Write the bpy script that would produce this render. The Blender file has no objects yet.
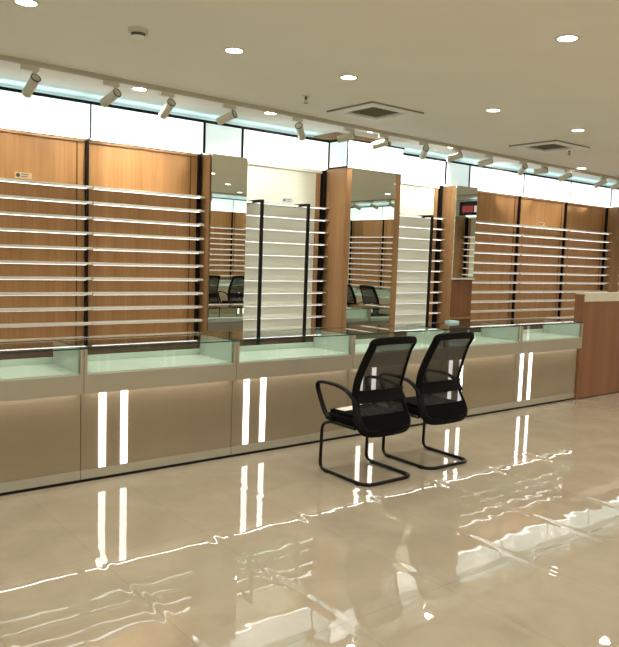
import bpy, bmesh, math, random
from mathutils import Vector, Matrix
random.seed(4)
S = bpy.context.scene
COL = bpy.data.collections.new('showroom'); S.collection.children.link(COL)
R = math.radians

# ------------------------------------------------------------------ materials
def mat(name, col, rough=0.5, metal=0.0, spec=0.5, emit=None, es=0.0):
    m = bpy.data.materials.new(name); m.use_nodes = True
    b = m.node_tree.nodes['Principled BSDF']
    b.inputs['Base Color'].default_value = (*col, 1); b.inputs['Roughness'].default_value = rough
    b.inputs['Metallic'].default_value = metal; b.inputs['Specular IOR Level'].default_value = spec
    if emit: b.inputs['Emission Color'].default_value = (*emit, 1); b.inputs['Emission Strength'].default_value = es
    return m

def noise_tint(m, scale, amount, detail=3.0, vec=(1, 1, 1)):
    """multiply the base colour by a soft procedural noise"""
    nt = m.node_tree; b = nt.nodes['Principled BSDF']; L = nt.links
    tc = nt.nodes.new('ShaderNodeTexCoord'); mp = nt.nodes.new('ShaderNodeMapping')
    mp.inputs['Scale'].default_value = vec
    n = nt.nodes.new('ShaderNodeTexNoise'); n.inputs['Scale'].default_value = scale; n.inputs['Detail'].default_value = detail
    r = nt.nodes.new('ShaderNodeValToRGB')
    c = b.inputs['Base Color'].default_value[:3]
    r.color_ramp.elements[0].position = 0.3; r.color_ramp.elements[1].position = 0.7
    r.color_ramp.elements[0].color = (*[x * (1 - amount) for x in c], 1)
    r.color_ramp.elements[1].color = (*[min(1, x * (1 + amount)) for x in c], 1)
    L.new(tc.outputs['Object'], mp.inputs['Vector']); L.new(mp.outputs['Vector'], n.inputs['Vector'])
    L.new(n.outputs['Fac'], r.inputs['Fac']); L.new(r.outputs['Color'], b.inputs['Base Color'])
    return m

def wood(name, dark, light, rough=0.38, band=9.0, spec=0.35):
    m = mat(name, light, rough, spec=spec); nt = m.node_tree; L = nt.links; b = nt.nodes['Principled BSDF']
    g = nt.nodes.new('ShaderNodeNewGeometry')
    mp = nt.nodes.new('ShaderNodeMapping'); mp.inputs['Scale'].default_value = (1, 1, 0.035)
    L.new(g.outputs['Position'], mp.inputs['Vector'])
    n1 = nt.nodes.new('ShaderNodeTexNoise'); n1.inputs['Scale'].default_value = 60; n1.inputs['Detail'].default_value = 5; n1.inputs['Roughness'].default_value = 0.65
    mp2 = nt.nodes.new('ShaderNodeMapping'); mp2.inputs['Scale'].default_value = (1, 1, 0.0)
    L.new(g.outputs['Position'], mp2.inputs['Vector'])
    n2 = nt.nodes.new('ShaderNodeTexNoise'); n2.inputs['Scale'].default_value = band; n2.inputs['Detail'].default_value = 1
    L.new(mp.outputs[0], n1.inputs['Vector']); L.new(mp2.outputs[0], n2.inputs['Vector'])
    mx = nt.nodes.new('ShaderNodeMix'); mx.data_type = 'FLOAT'; mx.inputs[0].default_value = 0.45
    L.new(n1.outputs['Fac'], mx.inputs[2]); L.new(n2.outputs['Fac'], mx.inputs[3])
    r = nt.nodes.new('ShaderNodeValToRGB')
    r.color_ramp.elements[0].position = 0.30; r.color_ramp.elements[1].position = 0.66
    r.color_ramp.elements[0].color = (*dark, 1); r.color_ramp.elements[1].color = (*light, 1)
    L.new(mx.outputs[0], r.inputs['Fac']); L.new(r.outputs['Color'], b.inputs['Base Color'])
    return m

def emitter(name, col, strength, base=(0.8, 0.8, 0.8)):
    return mat(name, base, 0.5, emit=col, es=strength)

def glass(name, tint, ior=1.45, gl=(1, 1, 1)):
    m = bpy.data.materials.new(name); m.use_nodes = True; nt = m.node_tree; L = nt.links
    for n in list(nt.nodes):
        if n.type != 'OUTPUT_MATERIAL': nt.nodes.remove(n)
    out = [n for n in nt.nodes if n.type == 'OUTPUT_MATERIAL'][0]
    t = nt.nodes.new('ShaderNodeBsdfTransparent'); t.inputs[0].default_value = (*tint, 1)
    g = nt.nodes.new('ShaderNodeBsdfGlossy'); g.inputs['Roughness'].default_value = 0.0; g.inputs['Color'].default_value = (*gl, 1)
    f = nt.nodes.new('ShaderNodeFresnel'); f.inputs['IOR'].default_value = ior
    mx = nt.nodes.new('ShaderNodeMixShader')
    ge = nt.nodes.new('ShaderNodeNewGeometry'); iv = nt.nodes.new('ShaderNodeMath'); iv.operation = 'SUBTRACT'; iv.inputs[0].default_value = 1.0
    ml = nt.nodes.new('ShaderNodeMath'); ml.operation = 'MULTIPLY'
    L.new(ge.outputs['Backfacing'], iv.inputs[1]); L.new(iv.outputs[0], ml.inputs[0]); L.new(f.outputs[0], ml.inputs[1])
    L.new(ml.outputs[0], mx.inputs[0]); L.new(t.outputs[0], mx.inputs[1]); L.new(g.outputs[0], mx.inputs[2]); L.new(mx.outputs[0], out.inputs[0])
    return m

def mesh_fabric(name):
    """see-through woven net: fine black threads with gaps"""
    m = bpy.data.materials.new(name); m.use_nodes = True; nt = m.node_tree; L = nt.links
    b = nt.nodes['Principled BSDF']; out = [n for n in nt.nodes if n.type == 'OUTPUT_MATERIAL'][0]
    b.inputs['Base Color'].default_value = (0.010, 0.010, 0.009, 1); b.inputs['Roughness'].default_value = 0.7
    t = nt.nodes.new('ShaderNodeBsdfTransparent'); mx = nt.nodes.new('ShaderNodeMixShader')
    tc = nt.nodes.new('ShaderNodeTexCoord'); mp = nt.nodes.new('ShaderNodeMapping'); mp.inputs['Scale'].default_value = (520, 0.01, 520)
    ck = nt.nodes.new('ShaderNodeTexChecker'); ck.inputs['Scale'].default_value = 1.0
    mr = nt.nodes.new('ShaderNodeMapRange'); mr.inputs[3].default_value = 0.52; mr.inputs[4].default_value = 0.66
    L.new(tc.outputs['Object'], mp.inputs[0]); L.new(mp.outputs[0], ck.inputs['Vector']); L.new(ck.outputs['Fac'], mr.inputs[0])
    L.new(mr.outputs[0], mx.inputs[0]); L.new(t.outputs[0], mx.inputs[1]); L.new(b.outputs[0], mx.inputs[2]); L.new(mx.outputs[0], out.inputs[0])
    return m

def floor_mat():
    m = mat('polished_beige_marble', (0.44, 0.36, 0.245), 0.015, spec=0.5); nt = m.node_tree; L = nt.links; b = nt.nodes['Principled BSDF']
    b.inputs['IOR'].default_value = 1.85
    g = nt.nodes.new('ShaderNodeNewGeometry')
    n = nt.nodes.new('ShaderNodeTexNoise'); n.inputs['Scale'].default_value = 2.2; n.inputs['Detail'].default_value = 7; n.inputs['Roughness'].default_value = 0.6; n.inputs['Distortion'].default_value = 0.8
    L.new(g.outputs['Position'], n.inputs['Vector'])
    r = nt.nodes.new('ShaderNodeValToRGB'); e = r.color_ramp.elements
    e[0].position = 0.35; e[0].color = (0.265, 0.228, 0.168, 1); e[1].position = 0.68; e[1].color = (0.315, 0.275, 0.207, 1)
    L.new(n.outputs['Fac'], r.inputs['Fac'])
    # tile grid, metre-size slabs, with faint joints
    br = nt.nodes.new('ShaderNodeTexBrick'); br.offset = 0.0; br.inputs['Scale'].default_value = 1.0
    br.inputs['Brick Width'].default_value = .63; br.inputs['Row Height'].default_value = 1.26
    br.inputs['Mortar Size'].default_value = 0.0022; br.inputs['Mortar Smooth'].default_value = 0.3
    br.inputs['Color1'].default_value = (0.98, 0.98, 0.98, 1); br.inputs['Color2'].default_value = (1.03, 1.02, 1.0, 1); br.inputs['Mortar'].default_value = (0.82, 0.8, 0.76, 1)
    mp = nt.nodes.new('ShaderNodeMapping'); mp.inputs['Location'].default_value = (-.17, 0.25, 0)
    L.new(g.outputs['Position'], mp.inputs['Vector']); L.new(mp.outputs[0], br.inputs['Vector'])
    mul = nt.nodes.new('ShaderNodeMix'); mul.data_type = 'RGBA'; mul.blend_type = 'MULTIPLY'; mul.inputs[0].default_value = 1
    L.new(r.outputs['Color'], mul.inputs[6]); L.new(br.outputs['Color'], mul.inputs[7])
    L.new(mul.outputs[2], b.inputs['Base Color'])
    # polish: long soft waves, finer ripples and rounded slab edges
    n2 = nt.nodes.new('ShaderNodeTexNoise'); n2.inputs['Scale'].default_value = 2.6; n2.inputs['Detail'].default_value = 1.5
    n3 = nt.nodes.new('ShaderNodeTexVoronoi'); n3.inputs['Scale'].default_value = 7.0; n3.feature = 'SMOOTH_F1'; n3.inputs['Smoothness'].default_value = 0.5
    L.new(g.outputs['Position'], n2.inputs['Vector']); L.new(g.outputs['Position'], n3.inputs['Vector'])
    bp1 = nt.nodes.new('ShaderNodeBump'); bp1.inputs['Strength'].default_value = 1.0; bp1.inputs['Distance'].default_value = 0.0007
    bp2 = nt.nodes.new('ShaderNodeBump'); bp2.inputs['Strength'].default_value = 1.0; bp2.inputs['Distance'].default_value = 0.00036
    L.new(n2.outputs['Fac'], bp1.inputs['Height']); L.new(n3.outputs['Distance'], bp2.inputs['Height']); L.new(bp1.outputs[0], bp2.inputs['Normal'])
    # slab edge lippage: rows and columns of the grid as a smooth fold near the joints
    sx = nt.nodes.new('ShaderNodeSeparateXYZ'); L.new(mp.outputs[0], sx.inputs[0])
    prev = bp2
    for ax, half, ht in ((0, .315, .00055), (1, .63, .0002)):
        md = nt.nodes.new('ShaderNodeMath'); md.operation = 'PINGPONG'; md.inputs[1].default_value = half
        L.new(sx.outputs[ax], md.inputs[0])
        rg = nt.nodes.new('ShaderNodeMapRange'); rg.interpolation_type = 'SMOOTHSTEP'
        rg.inputs[1].default_value = 0.0; rg.inputs[2].default_value = 0.05; rg.inputs[3].default_value = 0; rg.inputs[4].default_value = 1
        L.new(md.outputs[0], rg.inputs[0])
        bp = nt.nodes.new('ShaderNodeBump'); bp.inputs['Strength'].default_value = 1.0; bp.inputs['Distance'].default_value = ht
        L.new(rg.outputs[0], bp.inputs['Height']); L.new(prev.outputs[0], bp.inputs['Normal']); prev = bp
    L.new(prev.outputs[0], b.inputs['Normal'])
    return m

M = dict(
    ceil=noise_tint(mat('ceiling_paint', (0.92, 0.91, 0.865), 0.9, spec=0.1), 1.2, 0.015),
    wall=noise_tint(mat('wall_paint', (0.70, 0.72, 0.70), 0.9, spec=0.1), 1.5, 0.02),
    wood=wood('oak_veneer', (0.37, 0.18, 0.066), (0.55, 0.305, 0.132)),
    wood_post=wood('casing_veneer', (0.29, 0.155, 0.068), (0.45, 0.26, 0.125), 0.35),
    wood_dark=wood('base_veneer', (0.07, 0.03, 0.015), (0.12, 0.055, 0.028), 0.5),
    wood_desk=wood('reddish_veneer', (0.165, 0.072, 0.034), (0.25, 0.115, 0.056), 0.45),
    white_panel=noise_tint(mat('off_white_panel', (0.84, 0.86, 0.76), 0.5), 2.0, 0.02),
    shelf=noise_tint(mat('white_lacquer', (0.74, 0.735, 0.67), 0.4), 5, 0.02),
    black=noise_tint(mat('black_metal', (0.008, 0.008, 0.009), 0.5, spec=0.2), 20, 0.1),
    plastic=noise_tint(mat('black_plastic', (0.005, 0.005, 0.005), 0.45, spec=0.08), 25, 0.15),
    fabric=noise_tint(mat('black_seat_cloth', (0.005, 0.005, 0.0055), 0.9, spec=0.03), 160, 0.35),
    chrome_black=noise_tint(mat('black_tube', (0.005, 0.005, 0.005), 0.28, spec=0.2), 25, 0.1),
    net=mesh_fabric('woven_net'),
    panel=noise_tint(mat('beige_back_painted_glass', (0.265, 0.212, 0.143), 0.16, spec=0.45), 3, 0.03),
    apron=noise_tint(mat('champagne_metal', (0.37, 0.335, 0.255), 0.42, 0.2), 6, 0.03),
    kick=noise_tint(mat('greige_kick', (0.38, 0.355, 0.28), 0.4, 0.2), 6, 0.03),
    case_white=noise_tint(mat('pale_case_lining', (0.54, 0.61, 0.555), 0.25), 4, 0.02),
    frost=noise_tint(mat('frosted_glass_end', (0.50, 0.565, 0.52), 0.2), 4, 0.02),
    glass=glass('clear_green_glass', (0.955, 0.985, 0.965), 1.5),
    glass_top=glass('counter_glass', (0.93, 0.975, 0.95), 1.52),
    glass_edge=mat('glass_edge', (0.02, 0.05, 0.045), 0.15),
    mirror=mat('silvered_mirror', (0.80, 0.84, 0.78), 0.0, 1.0),
    lb=emitter('light_box_diffuser', (0.82, 0.985, 0.97), 0.95),
    lb_dim=emitter('light_box_side_diffuser', (0.62, 0.86, 0.86), 0.62),
    led=emitter('led_strip', (1.0, 0.98, 0.93), 2.7),
    led_under=emitter('under_led', (1.0, 0.96, 0.87), 8.0),
    led_up=emitter('upward_led', (0.62, 0.92, 0.97), 2.2),
    shelf_led=emitter('shelf_led', (1.0, 0.98, 0.95), 2.8),
    led_top=emitter('cornice_led', (0.9, 0.98, 0.96), 3.2),
    lamp=emitter('lamp_lens', (1.0, 0.96, 0.86), 14.0),
    spotlens=emitter('spot_lens', (1.0, 0.96, 0.88), 6.0),
    trim=mat('lamp_trim', (0.75, 0.74, 0.68), 0.5),
    can=noise_tint(mat('painted_can', (0.68, 0.67, 0.58), 0.5), 9, 0.03),
    can_rim=mat('can_rim', (0.10, 0.10, 0.085), 0.5),
    track=noise_tint(mat('track_paint', (0.55, 0.51, 0.42), 0.55), 9, 0.03),
    vent=noise_tint(mat('vent_white', (0.93, 0.945, 0.91), 0.5), 9, 0.02),
    vent_edge=mat('vent_edge', (0.30, 0.27, 0.21), 0.6),
    vent_dark=mat('vent_dark', (0.05, 0.048, 0.042), 0.8),
    steel=mat('sprinkler_metal', (0.16, 0.14, 0.11), 0.4, 0.6),
    plate=mat('name_plate', (0.62, 0.47, 0.30), 0.4),
    plate_white=mat('name_plate_clear', (0.62, 0.66, 0.62), 0.4),
    ink=mat('print_ink', (0.05, 0.045, 0.05), 0.5),
    ink_blue=mat('print_ink_blue', (0.10, 0.17, 0.28), 0.5),
    pale_sheet=noise_tint(mat('pale_sheet', (0.62, 0.60, 0.50), 0.6), 12, 0.02),
    cap=noise_tint(mat('white_stone_cap', (0.62, 0.58, 0.47), 0.3), 5, 0.03),
    card=mat('pale_blue_card', (0.48, 0.66, 0.72), 0.5),
    screen=mat('screen_black', (0.012, 0.012, 0.02), 0.15),
    screen_red=emitter('screen_red', (0.5, 0.07, 0.08), 0.5, (0.2, 0.03, 0.03)),
    screen_pale=emitter('screen_pale', (0.75, 0.72, 0.72), 0.6),
    floor=floor_mat(),
)

# ------------------------------------------------------------------ mesh helpers
class MB:
    def __init__(s): s.bm = bmesh.new()
    def box(s, x0, x1, y0, y1, z0, z1, bev=0.0):
        r = bmesh.ops.create_cube(s.bm, size=1.0)
        vs = r['verts']
        for v in vs: v.co = Vector((x0 + (v.co.x + .5) * (x1 - x0), y0 + (v.co.y + .5) * (y1 - y0), z0 + (v.co.z + .5) * (z1 - z0)))
        if bev > 0:
            es = list({e for v in vs for e in v.link_edges})
            bmesh.ops.bevel(s.bm, geom=es, offset=bev, segments=2, affect='EDGES', profile=0.7)
        return s
    def cone(s, p0, p1, r0, r1=None, seg=24, caps=True):
        r1 = r0 if r1 is None else r1
        p0 = Vector(p0); p1 = Vector(p1); d = (p1 - p0); L = d.length
        q = Vector((0, 0, 1)).rotation_difference(d.normalized()).to_matrix().to_4x4()
        bmesh.ops.create_cone(s.bm, cap_ends=caps, segments=seg, radius1=r0, radius2=r1, depth=L, matrix=Matrix.Translation((p0 + p1) / 2) @ q)
        return s
    def ring(s, c, axis, r0, r1, h, seg=32):
        """flat annulus with thickness"""
        c = Vector(c); ax = Vector(axis).normalized(); q = Vector((0, 0, 1)).rotation_difference(ax).to_matrix()
        rows = []
        for i in range(seg):
            a = 2 * math.pi * i / seg; u = Vector((math.cos(a), math.sin(a), 0))
            rows.append([s.bm.verts.new(c + q @ (u * rr + Vector((0, 0, zz)))) for rr, zz in ((r0, 0), (r1, 0), (r1, h), (r0, h))])
        for i in range(seg):
            a, b = rows[i], rows[(i + 1) % seg]
            for k in range(4): s.bm.faces.new((a[k], b[k], b[(k + 1) % 4], a[(k + 1) % 4]))
        return s
    def sweep(s, pts, prof, closed=False, up=None):
        """prof: list of (side, up) offsets; pts: list of Vectors"""
        pts = [Vector(p) for p in pts]; n = len(pts); rows = []
        nrm = Vector(up) if up and not callable(up) else None
        for i, p in enumerate(pts):
            if closed: t = (pts[(i + 1) % n] - pts[i - 1]).normalized()
            else: t = (pts[min(i + 1, n - 1)] - pts[max(i - 1, 0)]).normalized()
            if up:
                if callable(up): nrm = Vector(up(p))
                u = nrm - t * nrm.dot(t)
                if u.length < 1e-4: u = t.orthogonal()
                u.normalize()
            else:
                if nrm is None: nrm = t.orthogonal().normalized()
                u = (nrm - t * nrm.dot(t)).normalized(); nrm = u
            sd = t.cross(u)
            rows.append([s.bm.verts.new(p + sd * a + u * b) for a, b in prof])
        m = len(prof)
        for i in range(n if closed else n - 1):
            a, b = rows[i], rows[(i + 1) % n]
            for k in range(m): s.bm.faces.new((a[k], a[(k + 1) % m], b[(k + 1) % m], b[k]))
        if not closed:
            s.bm.faces.new(rows[0][::-1]); s.bm.faces.new(rows[-1])
        return s
    def tube(s, pts, r, seg=12, closed=False):
        return s.sweep(pts, [(r * math.cos(2 * math.pi * k / seg), r * math.sin(2 * math.pi * k / seg)) for k in range(seg)], closed)
    def build(s, name, m, parent=None, smooth=False, loc=None, rz=None):
        bmesh.ops.recalc_face_normals(s.bm, faces=s.bm.faces)
        me = bpy.data.meshes.new(name); s.bm.to_mesh(me); s.bm.free(); me.materials.append(m)
        if smooth:
            me.polygons.foreach_set('use_smooth', [True] * len(me.polygons))
            try: me.set_sharp_from_angle(angle=R(38))
            except Exception: pass
        o = bpy.data.objects.new(name, me); COL.objects.link(o)
        if parent: o.parent = parent
        if loc: o.location = loc
        if rz is not None: o.rotation_euler.z = rz
        return o

def ell(a, b, n=12, p=1.0):
    return [(a * math.copysign(abs(math.cos(2 * math.pi * k / n)) ** p, math.cos(2 * math.pi * k / n)),
             b * math.copysign(abs(math.sin(2 * math.pi * k / n)) ** p, math.sin(2 * math.pi * k / n))) for k in range(n)]

def fillet(pts, r, n=6):
    """round the corners of a polyline"""
    pts = [Vector(p) for p in pts]; out = [pts[0]]
    for i in range(1, len(pts) - 1):
        a, b, c = pts[i - 1], pts[i], pts[i + 1]
        rr = r[i - 1] if isinstance(r, (list, tuple)) else r
        d1 = (a - b); d2 = (c - b); l = min(rr, d1.length * .49, d2.length * .49)
        p, q = b + d1.normalized() * l, b + d2.normalized() * l
        for k in range(n + 1):
            t = k / n; out.append(p * (1 - t) ** 2 + b * 2 * t * (1 - t) + q * t ** 2)
    out.append(pts[-1]); return out

def catmull(pts, n=6, closed=False):
    pts = [Vector(p) for p in pts]; N = len(pts); out = []
    for i in range(N if closed else N - 1):
        if closed: p0, p1, p2, p3 = pts[i - 1], pts[i], pts[(i + 1) % N], pts[(i + 2) % N]
        else: p0, p1, p2, p3 = pts[max(i - 1, 0)], pts[i], pts[i + 1], pts[min(i + 2, N - 1)]
        for k in range(n):
            t = k / n
            out.append(0.5 * ((2 * p1) + (p2 - p0) * t + (2 * p0 - 5 * p1 + 4 * p2 - p3) * t * t + (3 * p1 - p0 - 3 * p2 + p3) * t ** 3))
    if not closed: out.append(pts[-1])
    return out

def tag(o, label=None, cat=None, group=None, kind=None):
    if label: o['label'] = label
    if cat: o['category'] = cat
    if group: o['group'] = group
    if kind: o['kind'] = kind
    return o
def thing(name, label, cat, loc=(0, 0, 0), rz=0.0, group=None):
    o = bpy.data.objects.new(name, None); COL.objects.link(o); o.empty_display_size = .1
    o.location = loc; o.rotation_euler.z = rz
    return tag(o, label, cat, group)
KIDS = {}
def copy_tree(o, parent=None, label=None, loc=None, rz=None, group=None):
    c = o.copy(); COL.objects.link(c)
    if parent: c.parent = parent
    if label: c['label'] = label
    if group: c['group'] = group
    if loc is not None: c.location = loc
    if rz is not None: c.rotation_euler.z = rz
    for k in [k for k in ALL() if k.parent == o]: copy_tree(k, c)
    return c
def ALL(): return list(COL.objects)

# ------------------------------------------------------------------ the room
X0, X1, Y0, Y1, ZC = -2.5, 12.85, -3.85, 6.75, 3.0
tag(MB().box(X0 - .1, X1 + .1, Y0 - .1, Y1 + .1, -.08, 0).build('floor', M['floor']), kind='structure')
VENTS = [(4.48, 4.87, .67, .64, 'square ceiling air vent above the mirrored column, left one of two'),
         (7.24, 4.81, .69, .64, 'square ceiling air vent at the right, above the right oak bays')]
VK = .64
cb = MB(); HO = [(x + w / 2 - w / 2 * VK, x + w / 2 + w / 2 * VK, y + d / 2 - d / 2 * VK, y + d / 2 + d / 2 * VK) for x, y, w, d, _ in VENTS]
cx_ = [X0 - .1, HO[0][0], HO[0][1], HO[1][0], HO[1][1], X1 + .1]
for i in range(5):
    if i in (1, 3):
        h = HO[i // 2]
        cb.box(cx_[i], cx_[i + 1], Y0 - .1, h[2], ZC, ZC + .2); cb.box(cx_[i], cx_[i + 1], h[3], Y1 + .1, ZC, ZC + .2)
    else: cb.box(cx_[i], cx_[i + 1], Y0 - .1, Y1 + .1, ZC, ZC + .2)
tag(cb.build('ceiling', M['ceil']), kind='structure')
tag(MB().box(X0, X1, Y1, Y1 + .1, 0, ZC).build('wall_back', M['wall']), kind='structure')
tag(MB().box(X0, X1, Y0 - .1, Y0, 0, ZC).build('wall_front', M['wall']), kind='structure')
tag(MB().box(X1, X1 + .1, Y0 - .1, Y1 + .1, 0, ZC).build('wall_right', M['wall']), kind='structure')
tag(MB().box(X0 - .1, X0, Y0 - .1, Y1 + .1, 0, ZC).build('wall_left', M['wall']), kind='structure')

YW = 6.5
# ------------------------------------------------------------------ display counters
def display_counter(w, label, loc, rz=0.0, group='glass-topped display counters along the shelf wall', led=.082):
    t = thing('display_counter', label, 'counter', loc, rz, group)
    e = .002
    MB().box(e, w - e, .02, .48, .02, .625).build('cabinet_body', M['panel'], t)
    MB().box(e, w - e, .0, .019, .088, .629, .0015).build('front_panel', M['panel'], t)
    MB().box(e, w - e, -.004, .019, .022, .086, .0015).build('kick_plate', M['kick'], t)
    MB().box(e, w - e, .004, .47, .0, .021).build('plinth', M['black'], t)
    for x in (led, led + .16):
        MB().box(x, x + .05, -.008, -.0005, .09, .6285, .0015).build('light_strip', M['led'], t)
    MB().box(e, w - e, -.0495, .48, .6375, .755).box(e, w - e, -.055, -.050, .6265, .755, .002).build('apron', M['apron'], t)
    MB().box(.03, w - .03, -.048, -.028, .6305, .637).build('under_light', M['led_under'], t)
    MB().box(.008, w - .008, -.04, .465, .7555, .766).build('case_floor', M['case_white'], t)
    MB().box(.026, w - .026, -.052, -.046, .767, .9295).build('front_glass', M['glass'], t)
    MB().box(.026, w - .026, .466, .478, .7665, .812).build('rear_rail', M['case_white'], t)
    g = MB(); g.box(.026, w * .52, .467, .471, .8125, .9295); g.box(w * .48, w - .026, .4725, .4765, .8125, .9295)
    g.build('sliding_glass', M['glass'], t)
    for x in (e, w - .024):
        for y in (-.055, .458):
            MB().box(x, x + .022, y, y + .022, .7555, .9295, .0015).build('corner_post', M['apron'], t)
    for x in (.027, w - .033):
        MB().box(x, x + .006, -.03, .455, .7665, .9295).build('end_pane', M['frost'], t)
    f = MB(); f.box(e, w - e, -.055, -.047, .93, .9375); f.box(e, w - e, .472, .48, .93, .9375)
    f.box(e, e + .008, -.047, .472, .93, .9375); f.box(w - e - .008, w - e, -.047, .472, .93, .9375)
    f.build('top_frame', M['glass_edge'], t)
    MB().box(e, w - e, -.057, .484, .938, .946, .001).build('glass_top', M['glass_top'], t)
    return t
joints = [-.56, .63, 1.805, 3.015, 4.22, 5.455, 6.66, 7.865]
LED0 = [0, .082 + .03, .082 + .045, .082 + .025, .082 + .045, .105, .082]
clab = [None, 'beige display counter cut off by the left edge of the photo',
        'second beige display counter from the left edge, below the shelves left of the narrow mirror',
        'beige display counter below the first off-white bay, light strips just left of the chairs',
        'beige display counter standing directly behind the left mesh chair, in front of the mirrored column',
        'beige display counter standing directly behind the right mesh chair',
        'last beige display counter at the right, its end touching the brown reception desk']
for i in range(1, 7):
    lab = clab[i]
    display_counter(joints[i + 1] - joints[i], lab, (joints[i], 4.755, 0), led=LED0[i])

# ------------------------------------------------------------------ wall bays
SH = [.7825 + .1375 * k for k in range(11)]
def name_plate(t, x, z, y, light):
    p = MB().box(x, x + .145, y - .004, y, z, z + .055, .001).build('name_plate', M['plate_white'] if light else M['plate'], t)
    MB().cone((x + .027, y - .0055, z + .028), (x + .027, y - .0042, z + .028), .017).build('round_emblem', M['ink_blue'] if light else M['ink'], p, True)
    b = MB()
    for k, (a, wd) in enumerate(((.034, .062), (.016, .052))):
        xx = x + .055
        for j in range(8):
            ww = wd / 8 * .72
            b.box(xx, xx + ww, y - .0055, y - .0042, z + a, z + a + .008 + .002 * (j % 2)); xx += wd / 8
    b.build('print_line', M['ink_blue'] if light else M['ink'], p)

def shelf_light(t, w, z):
    MB().box(.02, w - .05, -.052, -.036, z - .0035, z - .0002).build('shelf_light', M['shelf_led'], t)

def oak_bay(w, label, loc, rz=0.0, plate=None, group='oak shelving bays', upright=True):
    t = thing('shelving_bay', label, 'shelving', loc, rz, group)
    MB().box(.0, w, .055, .075, .70, 2.592).build('back_panel', M['wood'], t)
    MB().box(.0, w, .0, .075, 0, .698, .002).build('base_panel', M['wood_dark'], t)
    MB().box(w - .105, w - .097, .05, .0545, .70, 2.59).build('seam_strip', M['wood_dark'], t)
    MB().box(w - .026, w - .001, .02, .0545, .70, 2.585).build('upright', M['black'], t)
    MB().box(.001, w - .042, .035, .0545, 2.565, 2.59, .002).build('top_trim', M['wood_post'], t)
    for z in SH:
        sh = MB().box(.004, w - .008, -.085, -.001, z - .012, z + .010, .002).box(.004, w - .042, -.0012, .0545, z - .012, z + .010).build('shelf', M['shelf'], t)
        shelf_light(sh, w, z - .012)
    if plate is not None: name_plate(t, plate[0], plate[1], .0545, False)
    return t

def white_bay(w, label, loc, rz=0.0, plate=None, group='white shelving bays'):
    t = thing('shelving_bay', label, 'shelving', loc, rz, group)
    MB().box(.0, w - .135, .035, .055, .70, 2.592).build('back_panel', M['white_panel'], t)
    MB().box(.0, w, .0, .055, 0, .698, .002).build('base_panel', M['wood_dark'], t)
    MB().box(w - .134, w - .075, .025, .055, .70, 2.592).build('side_jamb', M['wood_post'], t)
    MB().box(w - .06, w - .012, .0, .055, .70, 2.585).build('upright', M['black'], t)
    MB().box(w - .0745, w - .061, .04, .055, .70, 2.592).build('jamb_strip', M['wood_dark'], t)
    MB().box(.001, w - .062, .015, .034, 2.55, 2.59, .002).build('top_trim', M['white_panel'], t)
    for z in SH:
        sh = MB().box(.004, w - .006, -.07, -.001, z - .006, z + .006, .0015).box(.004, w - .135, -.0012, .0345, z - .006, z + .006).build('shelf', M['shelf'], t)
        shelf_light(sh, w, z - .006)
    if plate is not None: name_plate(t, plate[0], plate[1], .0345, True)
    return t

def light_box(w, label, loc, rz=0.0, group='light boxes above the shelves', dim=False, z0=2.6, z1=2.9):
    t = thing('light_box', label, 'light box', loc, rz, group)
    MB().box(.008, w - .008, .018, .19, z0 + .004, z1 - .004).build('housing', M['shelf'], t)
    MB().box(.006, w - .006, .003, .017, z0 + .002, z1 - .001).build('diffuser', M['lb_dim'] if dim else M['lb'], t)
    f = MB(); f.box(0, w, -.004, .03, z1, z1 + .026); 
    ew = .006 if not dim else .018
    f.box(0, ew, -.002, .02, z0, z1); f.box(w - ew, w, -.002, .02, z0, z1)
    f.build('frame', M['black'], t)
    b = MB().box(.02, w - .02, .022, .05, z0 - .006, z0 + .0035)
    b.build('downward_tube', M['led_top'], t)
    MB().box(.03, w - .03, .08, .16, z1 - .0035, z1 + .012).build('upward_tube', M['led_up'], t)
    return t

xs = [.22, 1.38, 2.54, 3.70]
oak_bay(1.16, 'oak shelving bay at the left edge of the photo, small name plate on it', (1.38, YW, 0), plate=(.515, 2.188))
oak_bay(1.16, 'oak shelving bay just left of the narrow tall mirror, ten white shelves', (2.54, YW, 0))
oak_bay(1.16, 'oak shelving bay beyond the left edge of the photo', (.22, YW, 0))
white_bay(1.155, 'off-white shelving bay between the narrow mirror and the mirrored column', (4.175, YW, 0), plate=(.555, 2.185))
white_bay(1.11, 'off-white shelving bay right of the mirrored column', (6.205, YW, 0), plate=(.16, 2.19))
oak_bay(1.20, 'oak shelving bay right beside the small mirror cabinet', (7.83, YW, 0))
oak_bay(1.20, 'middle oak shelving bay of the three right of the small mirror', (9.03, YW, 0), plate=(.52, 2.19))
oak_bay(1.20, 'oak shelving bay with its right end against the narrow oak pillar', (10.23, YW, 0))
oak_bay(1.00, 'oak shelving bay cut off by the right edge, beyond the oak pillar', (11.62, YW, 0))
t = tag(MB().box(11.435, 11.615, 6.36, 6.575, 0, 2.592, .003).build('wooden_pillar', M['wood_post']), 'narrow oak pillar between the last two oak shelving bays at right', 'pillar')

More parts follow.
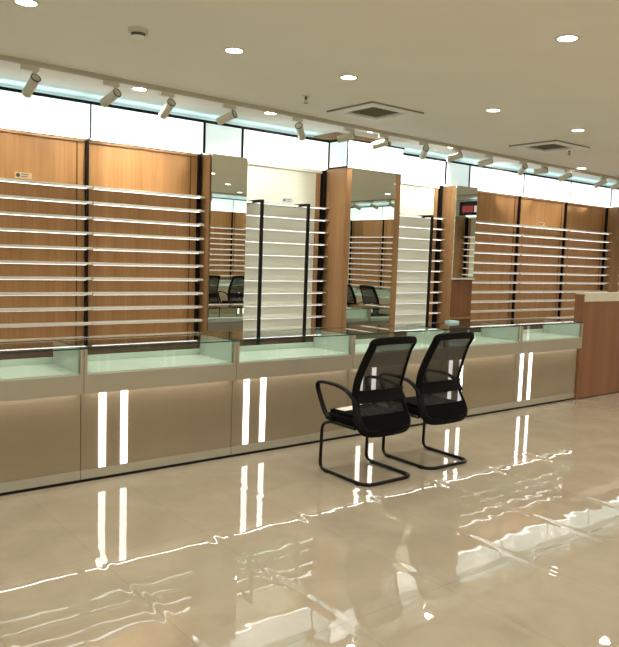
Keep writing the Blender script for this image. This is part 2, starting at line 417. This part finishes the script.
LBL = [(.22, 1.16, 'white light box beyond the left edge', 0), (1.38, 1.16, 'bright white light box at the left edge of the photo above oak shelves', 0),
       (2.54, 1.165, 'bright white light box left of the narrow mirror', 0), (3.708, .462, 'pale blue dim light box right above the narrow tall mirror', 1),
       (4.173, 1.158, 'bright white light box above the first off-white shelving bay', 0),
       (6.215, 1.105, 'bright white light box right of the mirrored column above the second off-white bay', 0),
       (7.323, .49, 'pale blue dim light box right above the small mirror cabinet', 1),
       (7.815, 1.213, 'bright light box above the oak bay beside the small mirror', 0), (9.03, 1.205, 'bright light box above the middle oak bay at right', 0),
       (10.237, 1.2, 'bright light box ending above the narrow oak pillar', 0), (11.44, 1.15, 'bright light box cut off by the right edge of the photo', 0)]
for x, w, lab, dim in LBL:
    light_box(w, lab, (x, YW - .01, 0), dim=bool(dim), group='light boxes above the shelves')

# narrow mirror cabinet (slightly tipped forward mirror pane) and small mirror cabinet
def mirror_cabinet(x0, x1, y0, name, label, small):
    t = thing(name, label, 'mirror', (x0, y0, 0))
    w = x1 - x0; d = 6.575 - y0
    if not small:
        MB().box(0, w, .012, d, 0, 2.585, .002).build('cabinet_body', M['wood_post'], t)
        m = MB().box(.003, w - .003, -.008, .0, .30, 2.585).build('mirror_pane', M['mirror'], t)
        m.rotation_euler.x = R(.33)
        MB().box(.001, w - .001, .0, .0115, .0, .29).build('lower_panel', M['wood_dark'], t)
    else:
        MB().box(0, w, .012, d, 0, 2.585, .002).build('cabinet_body', M['wood_post'], t)
        MB().box(.003, w - .003, -.004, .0115, 1.40, 2.585).build('mirror_pane', M['mirror'], t)
        MB().box(-.004, w + .004, -.03, .0115, 1.368, 1.392, .002).build('ledge', M['shelf'], t)
        dr = MB(); dr.box(.012, w - .012, -.004, .0115, .88, 1.36, .002); dr.build('door', M['wood_desk'], t)
        MB().box(.0, w, -.012, .0115, .845, .87, .002).build('lower_ledge', M['wood_post'], t)
        MB().box(.003, w - .003, -.002, .0115, .30, .84).build('lower_mirror', M['mirror'], t)
    return t
mirror_cabinet(3.722, 4.15, 6.375, 'mirror_cabinet', 'tall narrow mirror on an oak box between oak bay and off-white bay', False)
mirror_cabinet(7.335, 7.76, 6.30, 'mirror_cabinet', 'small upper mirror on an oak cabinet with white ledge beside the right oak shelves', True)

# mirrored structural column wrapped in oak
t = thing('mirrored_column', 'broad oak-clad column with a wide mirror on its front, behind the chairs', 'column', (5.34, 6.175, 0))
MB().box(.0, .85, .012, .56, 0, 2.598, .002).build('casing', M['wood_post'], t)
MB().box(.0, .075, -.004, .0115, 0, 2.598, .002).build('front_stile', M['wood_post'], t)
MB().box(.765, .85, -.004, .0115, 0, 2.598, .002).build('front_stile', M['wood_post'], t)
MB().box(.076, .764, .0, .0115, .30, 2.597).build('mirror_pane', M['mirror'], t)
MB().box(.076, .764, -.002, .0115, .0, .295).build('lower_panel', M['wood_post'], t)
MB().box(-.035, .83, .17, .57, 2.93, 2.999).box(-.0, .83, .2, .56, 2.6, 2.929).build('upper_casing', M['wood_post'], t)
t = thing('light_box', 'bright white light box wrapped round the top of the mirrored column', 'light box', (5.337, 6.168, 0), 0, 'light boxes above the shelves')
MB().box(.012, .861, .0, .012, 2.604, 2.899).build('diffuser', M['lb'], t)
MB().box(.0, .011, .012, .306, 2.618, 2.899).build('side_diffuser', M['lb_dim'], t)
MB().box(.869, .880, .012, .306, 2.604, 2.899).build('side_diffuser', M['lb_dim'], t)
f = MB(); f.box(-.003, .883, -.004, .018, 2.9, 2.918); f.box(-.003, .014, .018, .31, 2.9, 2.92); f.box(.866, .883, .018, .31, 2.9, 2.92)
f.box(-.002, .011, -.003, .31, 2.60, 2.6175); f.box(.011, .862, -.002, .012, 2.598, 2.6035); f.box(-.001, .0115, -.001, .0115, 2.6175, 2.9)
f.build('frame', M['black'], t)

# free-standing black posts in front of the white bays
PL = [(4.29, 'leftmost black angled post, in front of the first off-white bay near the narrow mirror'),
      (4.90, 'black angled post in front of the first off-white bay, nearer the mirrored column'),
      (6.275, 'black angled post right beside the mirrored column, before the second off-white bay'),
      (6.88, 'black angled post in front of the second off-white bay, farther right')]
for x, lab in PL:
    t = thing('metal_post', lab, 'post', (x, 6.27, 0), 0, 'black posts before the white bays')
    MB().box(-.018, .018, 0, .02, 0.0, 2.175, .002).build('upright', M['black'], t)
    MB().box(-.018, .018, .0205, .262, 2.145, 2.175, .002).build('arm', M['black'], t)
    MB().box(-.03, .03, -.02, .05, 0.0, .006).build('foot_plate', M['black'], t)

# ------------------------------------------------------------------ reception desk
t = thing('reception_desk', 'reddish-brown reception desk with pale stone top at the right edge', 'desk', (7.87, 4.73, 0))
MB().box(.03, 2.2, .0, .10, .012, 1.178, .002).build('front_wall', M['wood_desk'], t)
MB().box(.0, .0295, -.004, .105, .0, 1.268, .002).build('end_panel', M['wood_desk'], t)
MB().box(.03, 2.2, -.002, .118, 1.18, 1.285, .003).build('transaction_top', M['cap'], t)
MB().box(.06, 2.2, .11, .70, .70, .74, .002).build('work_top', M['wood_desk'], t)
MB().box(.06, .09, .11, .68, .0, .699).build('inner_leg', M['wood_desk'], t)
MB().box(2.12, 2.15, .11, .68, .0, .699).build('inner_leg', M['wood_desk'], t)
MB().box(.03, 2.2, .006, .09, .0, .0115).build('plinth', M['black'], t)

# ------------------------------------------------------------------ chairs
def make_chair():
    t = thing('office_chair', 'x', 'chair')
    hw = .234
    side = lambda s: [(s * hw, -.12, .392), (s * hw, .16, .392), (s * hw, .252, .355), (s * hw, .262, .013), (s * hw, -.255, .013)]
    L_ = side(-1); R_ = side(1)[::-1]
    MB().tube(fillet(L_ + R_, [.10, .07, .06, .09, .09, .06, .07, .10], 7), .0125, 14).build('cantilever_frame', M['chrome_black'], t, True)
    for s in (-1, 1):
        for y in (.18, -.17):
            MB().box(s * hw - .014, s * hw + .014, y - .02, y + .02, 0, .006).build('glide', M['plastic'], t)
    for y in (.10, -.08): MB().box(-.22, .22, y - .015, y + .015, .375, .3915, .004).build('cross_bar', M['chrome_black'], t)
    # seat shell and cushion
    def pad(z0, z1, x, y0, y1, rnd):
        b = MB(); b.box(-x, x, y0, y1, z0, z1)
        bmesh.ops.bevel(b.bm, geom=[e for e in b.bm.edges if abs(e.verts[0].co.z - e.verts[1].co.z) > .01], offset=.07, segments=6, affect='EDGES')
        top = [e for e in b.bm.edges if all(abs(v.co.z - z1) < 1e-5 for v in e.verts)]
        bmesh.ops.bevel(b.bm, geom=top, offset=rnd, segments=4, affect='EDGES')
        return b
    pad(.392, .415, .228, -.18, .255, .008).build('seat_shell', M['plastic'], t, True)
    c = pad(.4155, .478, .236, -.20, .285, .026)
    for v in c.bm.verts:
        if v.co.y > .16: v.co.z -= (v.co.y - .16) ** 2 * 2.0
    c.build('seat', M['fabric'], t, True)
    # back frame: closed loop with the lumbar curve
    prof = [(.375, -.205, .205), (.405, -.192, .246), (.47, -.160, .254), (.56, -.118, .240), (.64, -.098, .230), (.74, -.118, .232), (.85, -.160, .222), (.95, -.206, .210), (.985, -.228, .211), (1.022, -.248, .206)]
    left = [(-x + .008, y, z) for z, y, x in prof]; right = [(x - .008, y, z) for z, y, x in prof][::-1]
    loop = left + [(-.10, -.260, 1.033), (.10, -.260, 1.033)] + right + [(.10, -.222, .366), (-.10, -.222, .366)]
    MB().sweep(catmull(loop, 5, True), ell(.028, .011, 12, .7), True, up=lambda p: (max(-1, min(1, p.x / .2)) * .85, -1, 0)).build('back_frame', M['plastic'], t, True)
    yz = lambda z: next((prof[i][1] + (prof[i + 1][1] - prof[i][1]) * (z - prof[i][0]) / (prof[i + 1][0] - prof[i][0]) for i in range(len(prof) - 1) if prof[i][0] <= z <= prof[i + 1][0]), -.246)
    xz = lambda z: next((prof[i][2] + (prof[i + 1][2] - prof[i][2]) * (z - prof[i][0]) / (prof[i + 1][0] - prof[i][0]) for i in range(len(prof) - 1) if prof[i][0] <= z <= prof[i + 1][0]), .19)
    def skin(z0, z1, nz, th, off, narrow=0.0):
        b = MB(); nx = 12; rows = []
        for j in range(nz + 1):
            z = z0 + (z1 - z0) * j / nz; X = xz(z) - .006 - narrow
            for sgn in (0, 1):
                pass
            rows.append([Vector((X * (2 * i / nx - 1), yz(z) + off - .022 * (1 - (2 * i / nx - 1) ** 2), z)) for i in range(nx + 1)])
        f = [[b.bm.verts.new(p) for p in r] for r in rows]; k = [[b.bm.verts.new(p + Vector((0, -th, 0))) for p in r] for r in rows]
        for j in range(nz):
            for i in range(nx):
                b.bm.faces.new((f[j][i], f[j][i + 1], f[j + 1][i + 1], f[j + 1][i])); b.bm.faces.new((k[j][i], k[j + 1][i], k[j + 1][i + 1], k[j][i + 1]))
        for i in range(nx):
            b.bm.faces.new((f[0][i], k[0][i], k[0][i + 1], f[0][i + 1])); b.bm.faces.new((f[nz][i], f[nz][i + 1], k[nz][i + 1], k[nz][i]))
        for j in range(nz):
            b.bm.faces.new((f[j][0], f[j + 1][0], k[j + 1][0], k[j][0])); b.bm.faces.new((f[j][nx], k[j][nx], k[j + 1][nx], f[j + 1][nx]))
        return b
    skin(.485, 1.022, 14, .002, .004).build('mesh_back', M['net'], t, True)
    skin(.575, .665, 5, .014, -.008).build('lumbar_support', M['plastic'], t, True)
    skin(.375, .49, 5, .012, -.002).build('back_cover', M['fabric'], t, True)
    for s in (-1, 1):
        x = s * .248
        arm = [(x, .16, .425), (x, .205, .455), (x, .265, .55), (x, .305, .635), (x, .285, .668), (x, .21, .678), (x, .08, .676), (x * .99, -.02, .655), (x * .97, -.09, .61), (x * .96, -.125, .565)]
        MB().sweep(catmull(arm, 5), ell(.012, .019, 10, .75), False, up=(1, 0, 0)).build('armrest', M['plastic'], t, True)
        MB().box(min(x, s * .215), max(x, s * .215), .125, .20, .405, .43, .004).build('arm_bracket', M['plastic'], t)
    return t
ch = make_chair(); ch.location = (3.648, 3.865, 0); ch.rotation_euler.z = R(-.5)
ch['label'] = 'black mesh-back cantilever chair on the left, pale sheet on its seat'
ch['group'] = 'black mesh chairs facing the display counters'
copy_tree(ch, None, 'black mesh-back cantilever chair on the right, empty seat', (4.345, 3.905, 0), R(-1), 'black mesh chairs facing the display counters')
t = MB().box(-.06, .12, -.05, .05, 0, .003, .001).build('seat_sheet', M['pale_sheet']); t.location = (3.53, 3.99, .4785); t.rotation_euler.z = R(4)  # thin flat box making the pale strip on the left seat
tag(t, 'pale sheet lying flat on the seat of the left chair', 'pale_sheet')

t = MB().box(-.07, .07, -.04, .04, 0, .024, .003).build('tissue_box', M['card']); t.location = (6.0, 5.12, .9462)
tag(t, 'small pale blue box on the glass counter top behind the right chair', 'box')

# ------------------------------------------------------------------ ceiling fittings
def track_y(x): return 5.745 + .0365 * (x - 1.56)
def track(p0, p1, label):
    t = thing('lighting_track', label, 'track', ((p0[0] + p1[0]) / 2, (p0[1] + p1[1]) / 2, ZC), math.atan2(p1[1] - p0[1], p1[0] - p0[0]), 'ceiling lighting tracks')
    L = math.hypot(p1[0] - p0[0], p1[1] - p0[1])
    MB().box(-L / 2, L / 2, -.018, -.006, -.033, 0).box(-L / 2, L / 2, .006, .018, -.033, 0).box(-L / 2, L / 2, -.006, .006, -.012, 0).build('rail', M['track'], t)
    MB().box(-L / 2, L / 2, -.0055, .0055, -.026, -.0125).build('conductor_groove', M['can_rim'], t)
    for s in (-1, 1): MB().box(s * L / 2 - .012, s * L / 2 + .012, -.019, .019, -.035, 0, .002).build('end_cap', M['track'], t)
    return t
track((-2.2, track_y(-2.2)), (12.6, track_y(12.6)), 'long beige lighting track along the ceiling in front of the light boxes')

can_cache = {}
def spotlight(p, d, ty, label, group, tz=0.0, power=14):
    """p rear centre of the can, d pointing direction"""
    p = Vector(p); d = Vector(d).normalized(); L = .18; r = .037
    piv = p + d * .035
    base = Vector((piv.x, ty, ZC - .033))
    t = thing('track_spotlight', label, 'spotlight', base, 0, group)
    q = p - base; pv = piv - base
    MB().box(-.10, .03, -.017, .017, -.040, -.0005, .003).build('adapter', M['can'], t)
    MB().cone((0, 0, -.054), (0, 0, -.0405), .015, .018).build('swivel', M['can'], t, True)
    top = Vector((0, 0, -.0545)); 
    MB().tube([top, Vector((0, 0, min(-.058, pv.z * .75))), pv + Vector((0, 0, r * .45))], .0055, 10).build('stem', M['can'], t, True)
    b = MB(); b.cone(q + d * .004, q + d * L, r, r, 36)
    b.build('can', M['can'], t, True)
    MB().ring(q - d * .002, d, r * .86, r * 1.04, .008, 36).build('rear_rim', M['can_rim'], t, True)
    MB().cone(q + d * .001, q + d * .0035, r * .85, r * .85, 36).build('rear_cap', M['can'], t, True)
    MB().cone(q + d * (L + .0005), q + d * (L + .002), r * .82, r * .82, 36).build('lens', M['spotlens'], t, True)
    MB().ring(q + d * (L + .0002), d, r * .84, r * 1.02, .004, 36).build('front_rim', M['can'], t, True)
    if power:
        ld = bpy.data.lights.new('spot_lamp', 'SPOT'); ld.energy = power; ld.color = (1, .93, .80); ld.spot_size = R(62); ld.spot_blend = .6; ld.shadow_soft_size = .03
        lo = bpy.data.objects.new('spot_lamp', ld); COL.objects.link(lo); lo.parent = t; lo.location = q + d * (L + .01)
        lo.rotation_euler = (-d).to_track_quat('Z', 'Y').to_euler()
    return t
CANS = [(1.816, 2.878, -.129, .830, -.543, 'leftmost track spotlight, pointing steeply down'), (2.477, 2.880, -.282, .884, -.374, 'second track spotlight from the left'),
        (2.975, 2.882, .0, .874, -.486, 'third track spotlight from the left, above the oak bay'), (3.632, 2.884, -.432, .838, -.334, 'track spotlight above the narrow tall mirror, pointing left'),
        (4.392, 2.886, .677, .547, -.492, 'track spotlight above the first off-white bay, pointing right'), (5.154, 2.889, -.717, .653, -.245, 'left one of two track spotlights in front of the column top'),
        (5.669, 2.892, -.672, .683, -.287, 'right one of two track spotlights in front of the column top'), (6.299, 2.896, .503, .764, -.404, 'track spotlight just right of the column top, seen end on'),
        (6.951, 2.898, -.66, .55, -.30, 'track spotlight whose lit lens is visible, above the second off-white bay'), (7.581, 2.90, -.575, .767, -.284, 'track spotlight above the small mirror cabinet'),
        (8.309, 2.903, .512, .777, -.366, 'track spotlight below the right ceiling vent, pointing away to the right'), (8.859, 2.905, -.564, .821, -.085, 'nearly level track spotlight near the right ceiling vent'),
        (9.477, 2.91, -.473, .799, -.372, 'third track spotlight from the right edge'), (10.486, 2.915, -.423, .799, -.427, 'second track spotlight from the right edge'),
        (11.0, 2.915, -.435, .830, -.349, 'track spotlight cut off by the right edge of the photo')]
for x, z, a, b, c, lab in CANS:
    spotlight((x, track_y(x) - .02, z), (a, b, c), track_y(x), lab, 'spotlights on the ceiling track')

def downlight():
    t = thing('recessed_downlight', 'x', 'downlight')
    MB().ring((0, 0, -.006), (0, 0, 1), .058, .074, .006, 40).build('trim_ring', M['trim'], t, True)
    MB().cone((0, 0, -.005), (0, 0, -.001), .057, .057, 36).build('lens', M['lamp'], t, True)
    ld = bpy.data.lights.new('down_lamp', 'SPOT'); ld.energy = 70; ld.color = (1.0, .935, .81); ld.spot_size = R(140); ld.spot_blend = .7; ld.shadow_soft_size = .055
    lo = bpy.data.objects.new('down_lamp', ld); COL.objects.link(lo); lo.parent = t; lo.location = (0, 0, -.012)
    return t
DL = [(1.345, 4.42, 'round ceiling downlight at the top left corner of the photo'), (2.73, 4.39, 'round ceiling downlight between smoke detector and left sprinkler'), (3.77, 4.38, 'round ceiling downlight above the left ceiling vent'),
      (4.065, 2.67, 'largest round ceiling downlight, near the top right corner'), (5.49, 4.33, 'round ceiling downlight between the two ceiling vents'), (6.86, 4.31, 'round ceiling downlight above the right ceiling vent'),
      (2.78, 6.0, 'small ceiling downlight behind the track, between two left spotlights'), (4.17, 6.0, 'small ceiling downlight behind the track, above the first off-white bay'), (5.53, 5.985, 'small ceiling downlight behind the track, in front of the column'),
      (6.93, 6.05, 'small ceiling downlight behind the track spotlight with the lit lens'), (9.544, 5.9, 'small ceiling downlight behind the track at the right end')]
for i in range(-2, 8):
    for y in (4.35, 2.67, .99, -.69, -2.37):
        x = 1.35 + 1.38 * i + (.0 if y != 4.35 else 0)
        if y == 4.35 and -1 < i < 5: continue
        if (i, y) == (2, 2.67): continue
        DL.append((x, y, 'round ceiling downlight outside the photo, in the field of the shop ceiling'))
d0 = None
for x, y, lab in DL:
    if d0 is None: d0 = downlight(); d0.location = (x, y, ZC); d0['label'] = lab; d0['group'] = 'round ceiling downlights'
    else: copy_tree(d0, None, lab, (x, y, ZC), 0, 'round ceiling downlights')

def vent(x0, y0, w, d, label):
    t = thing('ceiling_vent', label, 'vent', (x0 + w / 2, y0 + d / 2, ZC), 0, 'square ceiling air vents')
    a, b = w / 2, d / 2; k = VK
    def ring(m_, ko, ki, z0, z1, bev=0):
        m_.box(-a * ko, a * ko, -b * ko, -b * ki, z0, z1, bev).box(-a * ko, a * ko, b * ki, b * ko, z0, z1, bev)
        m_.box(-a * ko, -a * ki, -b * ki, b * ki, z0, z1, bev).box(a * ki, a * ko, -b * ki, b * ki, z0, z1, bev); return m_
    ring(MB(), 1.0, .972, -.014, 0, .002).build('outer_frame', M['vent_edge'], t)
    ring(MB(), .960, k + .01, -.020, 0, .003).build('frame', M['vent'], t)
    ring(MB(), .9715, .9605, -.004, 0).build('shadow_gap', M['vent_dark'], t)
    ring(MB(), k - .005, k - .03, -.016, .004).build('throat', M['vent'], t)
    for j in range(10):                                  # tilted grille slats
        yy = -b * (k - .06) + j * (2 * b * (k - .06)) / 9; sl = MB().box(-a * (k - .035), a * (k - .035), -.011, .011, -.0012, .0012)
        bmesh.ops.rotate(sl.bm, verts=sl.bm.verts, cent=(0, 0, 0), matrix=Matrix.Rotation(R(-38), 3, 'X')); bmesh.ops.translate(sl.bm, verts=sl.bm.verts, vec=(0, yy, .006))
        sl.build('slat', M['steel'], t)
    MB().box(-a * k * .98, a * k * .98, -b * k * .98, b * k * .98, .125, .13).build('plenum', M['vent_dark'], t)
    ring(MB(), k - .002, k - .0045, .005, .12).build('plenum_side', M['vent_dark'], t)
    for (sx, sy) in ((-1, 0), (1, 0), (0, -1), (0, 1)):  # small clips on the frame
        MB().box(sx * a * .78 - .018, sx * a * .78 + .018, sy * b * .78 - .018, sy * b * .78 + .018, -.028, -.0205, .002).build('clip', M['vent'], t)
    return t
for v_ in VENTS: vent(*v_)

def sprinkler(x, y, label):
    t = thing('sprinkler_head', label, 'sprinkler', (x, y, ZC), 0, 'ceiling sprinkler heads')
    MB().cone((0, 0, -.006), (0, 0, .004), .036, .034).build('escutcheon', M['trim'], t, True)
    MB().cone((0, 0, -.035), (0, 0, -.0065), .010, .014).build('body', M['steel'], t, True)
    f = MB(); f.tube([(-.012, 0, -.034), (-.016, 0, -.046), (0, 0, -.06)], .003, 8); f.tube([(.012, 0, -.034), (.016, 0, -.046), (0, 0, -.06)], .003, 8); f.build('yoke', M['steel'], t, True)
    MB().cone((0, 0, -.064), (0, 0, -.0605), .021, .021).build('deflector', M['steel'], t, True)
sprinkler(3.95, 5.15, 'small dark sprinkler head on the ceiling left of the left vent')
sprinkler(7.93, 5.08, 'small dark sprinkler head on the ceiling beside the right vent')
t = thing('smoke_detector', 'round beige smoke detector on the ceiling at upper left', 'smoke detector', (2.04, 4.43, ZC))
MB().cone((0, 0, -.028), (0, 0, 0), .060, .064, 32).build('base', M['can'], t, True)
MB().cone((0, 0, -.044), (0, 0, -.0285), .040, .046, 32).build('vent_band', M['can_rim'], t, True)
MB().cone((0, 0, -.056), (0, 0, -.0445), .036, .042, 32).build('cap', M['vent'], t, True)

# ------------------------------------------------------------------ the facing sides of the room (seen in the mirrors and in the glass)
for k in range(5):
    x = 11.45 - 1.2 * k
    oak_bay(1.2, 'oak shelving bay on the facing wall, seen only in the tall narrow mirror', (x, -3.65, 0), R(180), group='facing oak shelving bays')
    light_box(1.2, 'light box above facing oak bay, seen only mirrored in the tall narrow mirror', (x, -3.64, 0), R(180), group='facing light boxes')
for k in range(6):
    display_counter(1.2, 'display counter on the facing side, seen only mirrored in the tall narrow mirror', (10.85 - 1.2 * k, -1.9, 0), R(180), group='facing display counters')
track((4.0, -2.95), (11.6, -2.95), 'lighting track over the facing shelves, seen only in the tall narrow mirror')
for k in range(6):
    x = 10.3 - 1.15 * k
    spotlight((x, -2.93, 2.885), (.45, -.75, -.42), -2.95, 'track spotlight on the facing side, seen only in the tall narrow mirror', 'facing track spotlights', power=14)
for k in range(2):
    y = .37 - 1.2 * k
    oak_bay(1.2, ['oak shelving bay reflected at the left in the column mirror', 'oak shelving bay reflected at the right in the column mirror'][1 - k], (12.62, y, 0), R(-90), group='side wall oak bays')
for k in range(4):
    y = 2.77 - 1.2 * k if k else 1.57
for y, w in ((3.2, 1.15), (.37, 1.2), (-.83, 1.2)):
    light_box(w, 'light box on the side wall, seen only as a reflection', (12.61, y, 0), R(-90), group='side wall light boxes')
white_bay(1.15, 'off-white shelving bay on the side wall, seen only in the small mirror', (12.62, 3.2, 0), R(-90))
tag(MB().box(12.4, 12.7, .375, .56, 0, 2.592, .003).build('wooden_pillar', M['wood_post']), 'oak pillar on the side wall, seen only as a reflection', 'pillar')
tag(MB().box(12.4, 12.7, 1.85, 2.04, 0, 2.592, .003).build('wooden_pillar', M['wood_post']), 'oak pillar reflected in the small mirror below the dark screen', 'pillar')
for k in range(3):
    display_counter(1.2, 'display counter before the side wall, seen only in the column mirror', (11.2, 1.75 - 1.2 * k, 0), R(-90), group='side display counters')
track((11.95, -2.4), (11.95, 4.2), 'lighting track along the side wall, seen only in the column mirror')
for k in range(4):
    y = -1.75 + .62 * k
    spotlight((11.93, y, 2.885), (.75, .45, -.35), 11.95 and y, 'track spotlight by the side wall, seen only in the column mirror', 'side wall track spotlights', power=14)
t = thing('wall_screen', 'dark screen with a red picture, seen in the small mirror', 'screen', (12.5, 2.30, 2.62), R(-90))
MB().box(-.33, .33, .0, .05, 0, .29, .004).build('screen_body', M['screen'], t)
MB().box(-.05, .25, -.003, -.0005, .06, .2).build('red_image', M['screen_red'], t)
MB().box(-.25, -.08, -.003, -.0005, .06, .2).build('pale_image', M['screen_pale'], t)
for (x, y, rz, lab) in ((7.9, -.9, 180, 'black mesh chair on the facing side, left one in the tall narrow mirror'), (8.65, -.9, 180, 'black mesh chair on the facing side, right one in the tall narrow mirror'),
                        (10.35, 1.42, -90, 'black mesh chair reflected at the right in the column mirror'), (10.35, .72, -90, 'black mesh chair reflected at the left in the column mirror')):
    copy_tree(ch, None, lab, (x, y, 0), R(rz), 'black mesh chairs facing the display counters')

# ------------------------------------------------------------------ camera and world
w = bpy.data.worlds.new('world'); S.world = w; w.use_nodes = True
w.node_tree.nodes['Background'].inputs[0].default_value = (.9, .85, .75, 1); w.node_tree.nodes['Background'].inputs[1].default_value = 0.0
cd = bpy.data.cameras.new('camera'); cam = bpy.data.objects.new('camera', cd); COL.objects.link(cam)
cd.sensor_fit = 'HORIZONTAL'; cd.sensor_width = 36; cd.lens = 36 * 723.8 / 619; cd.clip_start = .05
r0 = (0.78557552, -0.02972178, 0.61805155); r1 = (-0.6178037, -0.09335433, 0.78077113); r2 = (0.03449188, -0.99518922, -0.0916991)
mw = Matrix(((r0[0], -r0[1], -r0[2], 0), (r1[0], -r1[1], -r1[2], 0), (r2[0], -r2[1], -r2[2], 1.6), (0, 0, 0, 1)))
cam.matrix_world = mw
S.camera = cam
S.view_settings.view_transform = 'Standard'; S.view_settings.look = 'None'; S.view_settings.gamma = 1; S.view_settings.use_curve_mapping = False
S.view_settings.exposure = 0.12
S.cycles.max_bounces = 12; S.cycles.transparent_max_bounces = 24; S.cycles.glossy_bounces = 8; S.cycles.diffuse_bounces = 7
S.cycles.caustics_reflective = False; S.cycles.caustics_refractive = False; S.cycles.sample_clamp_indirect = 4
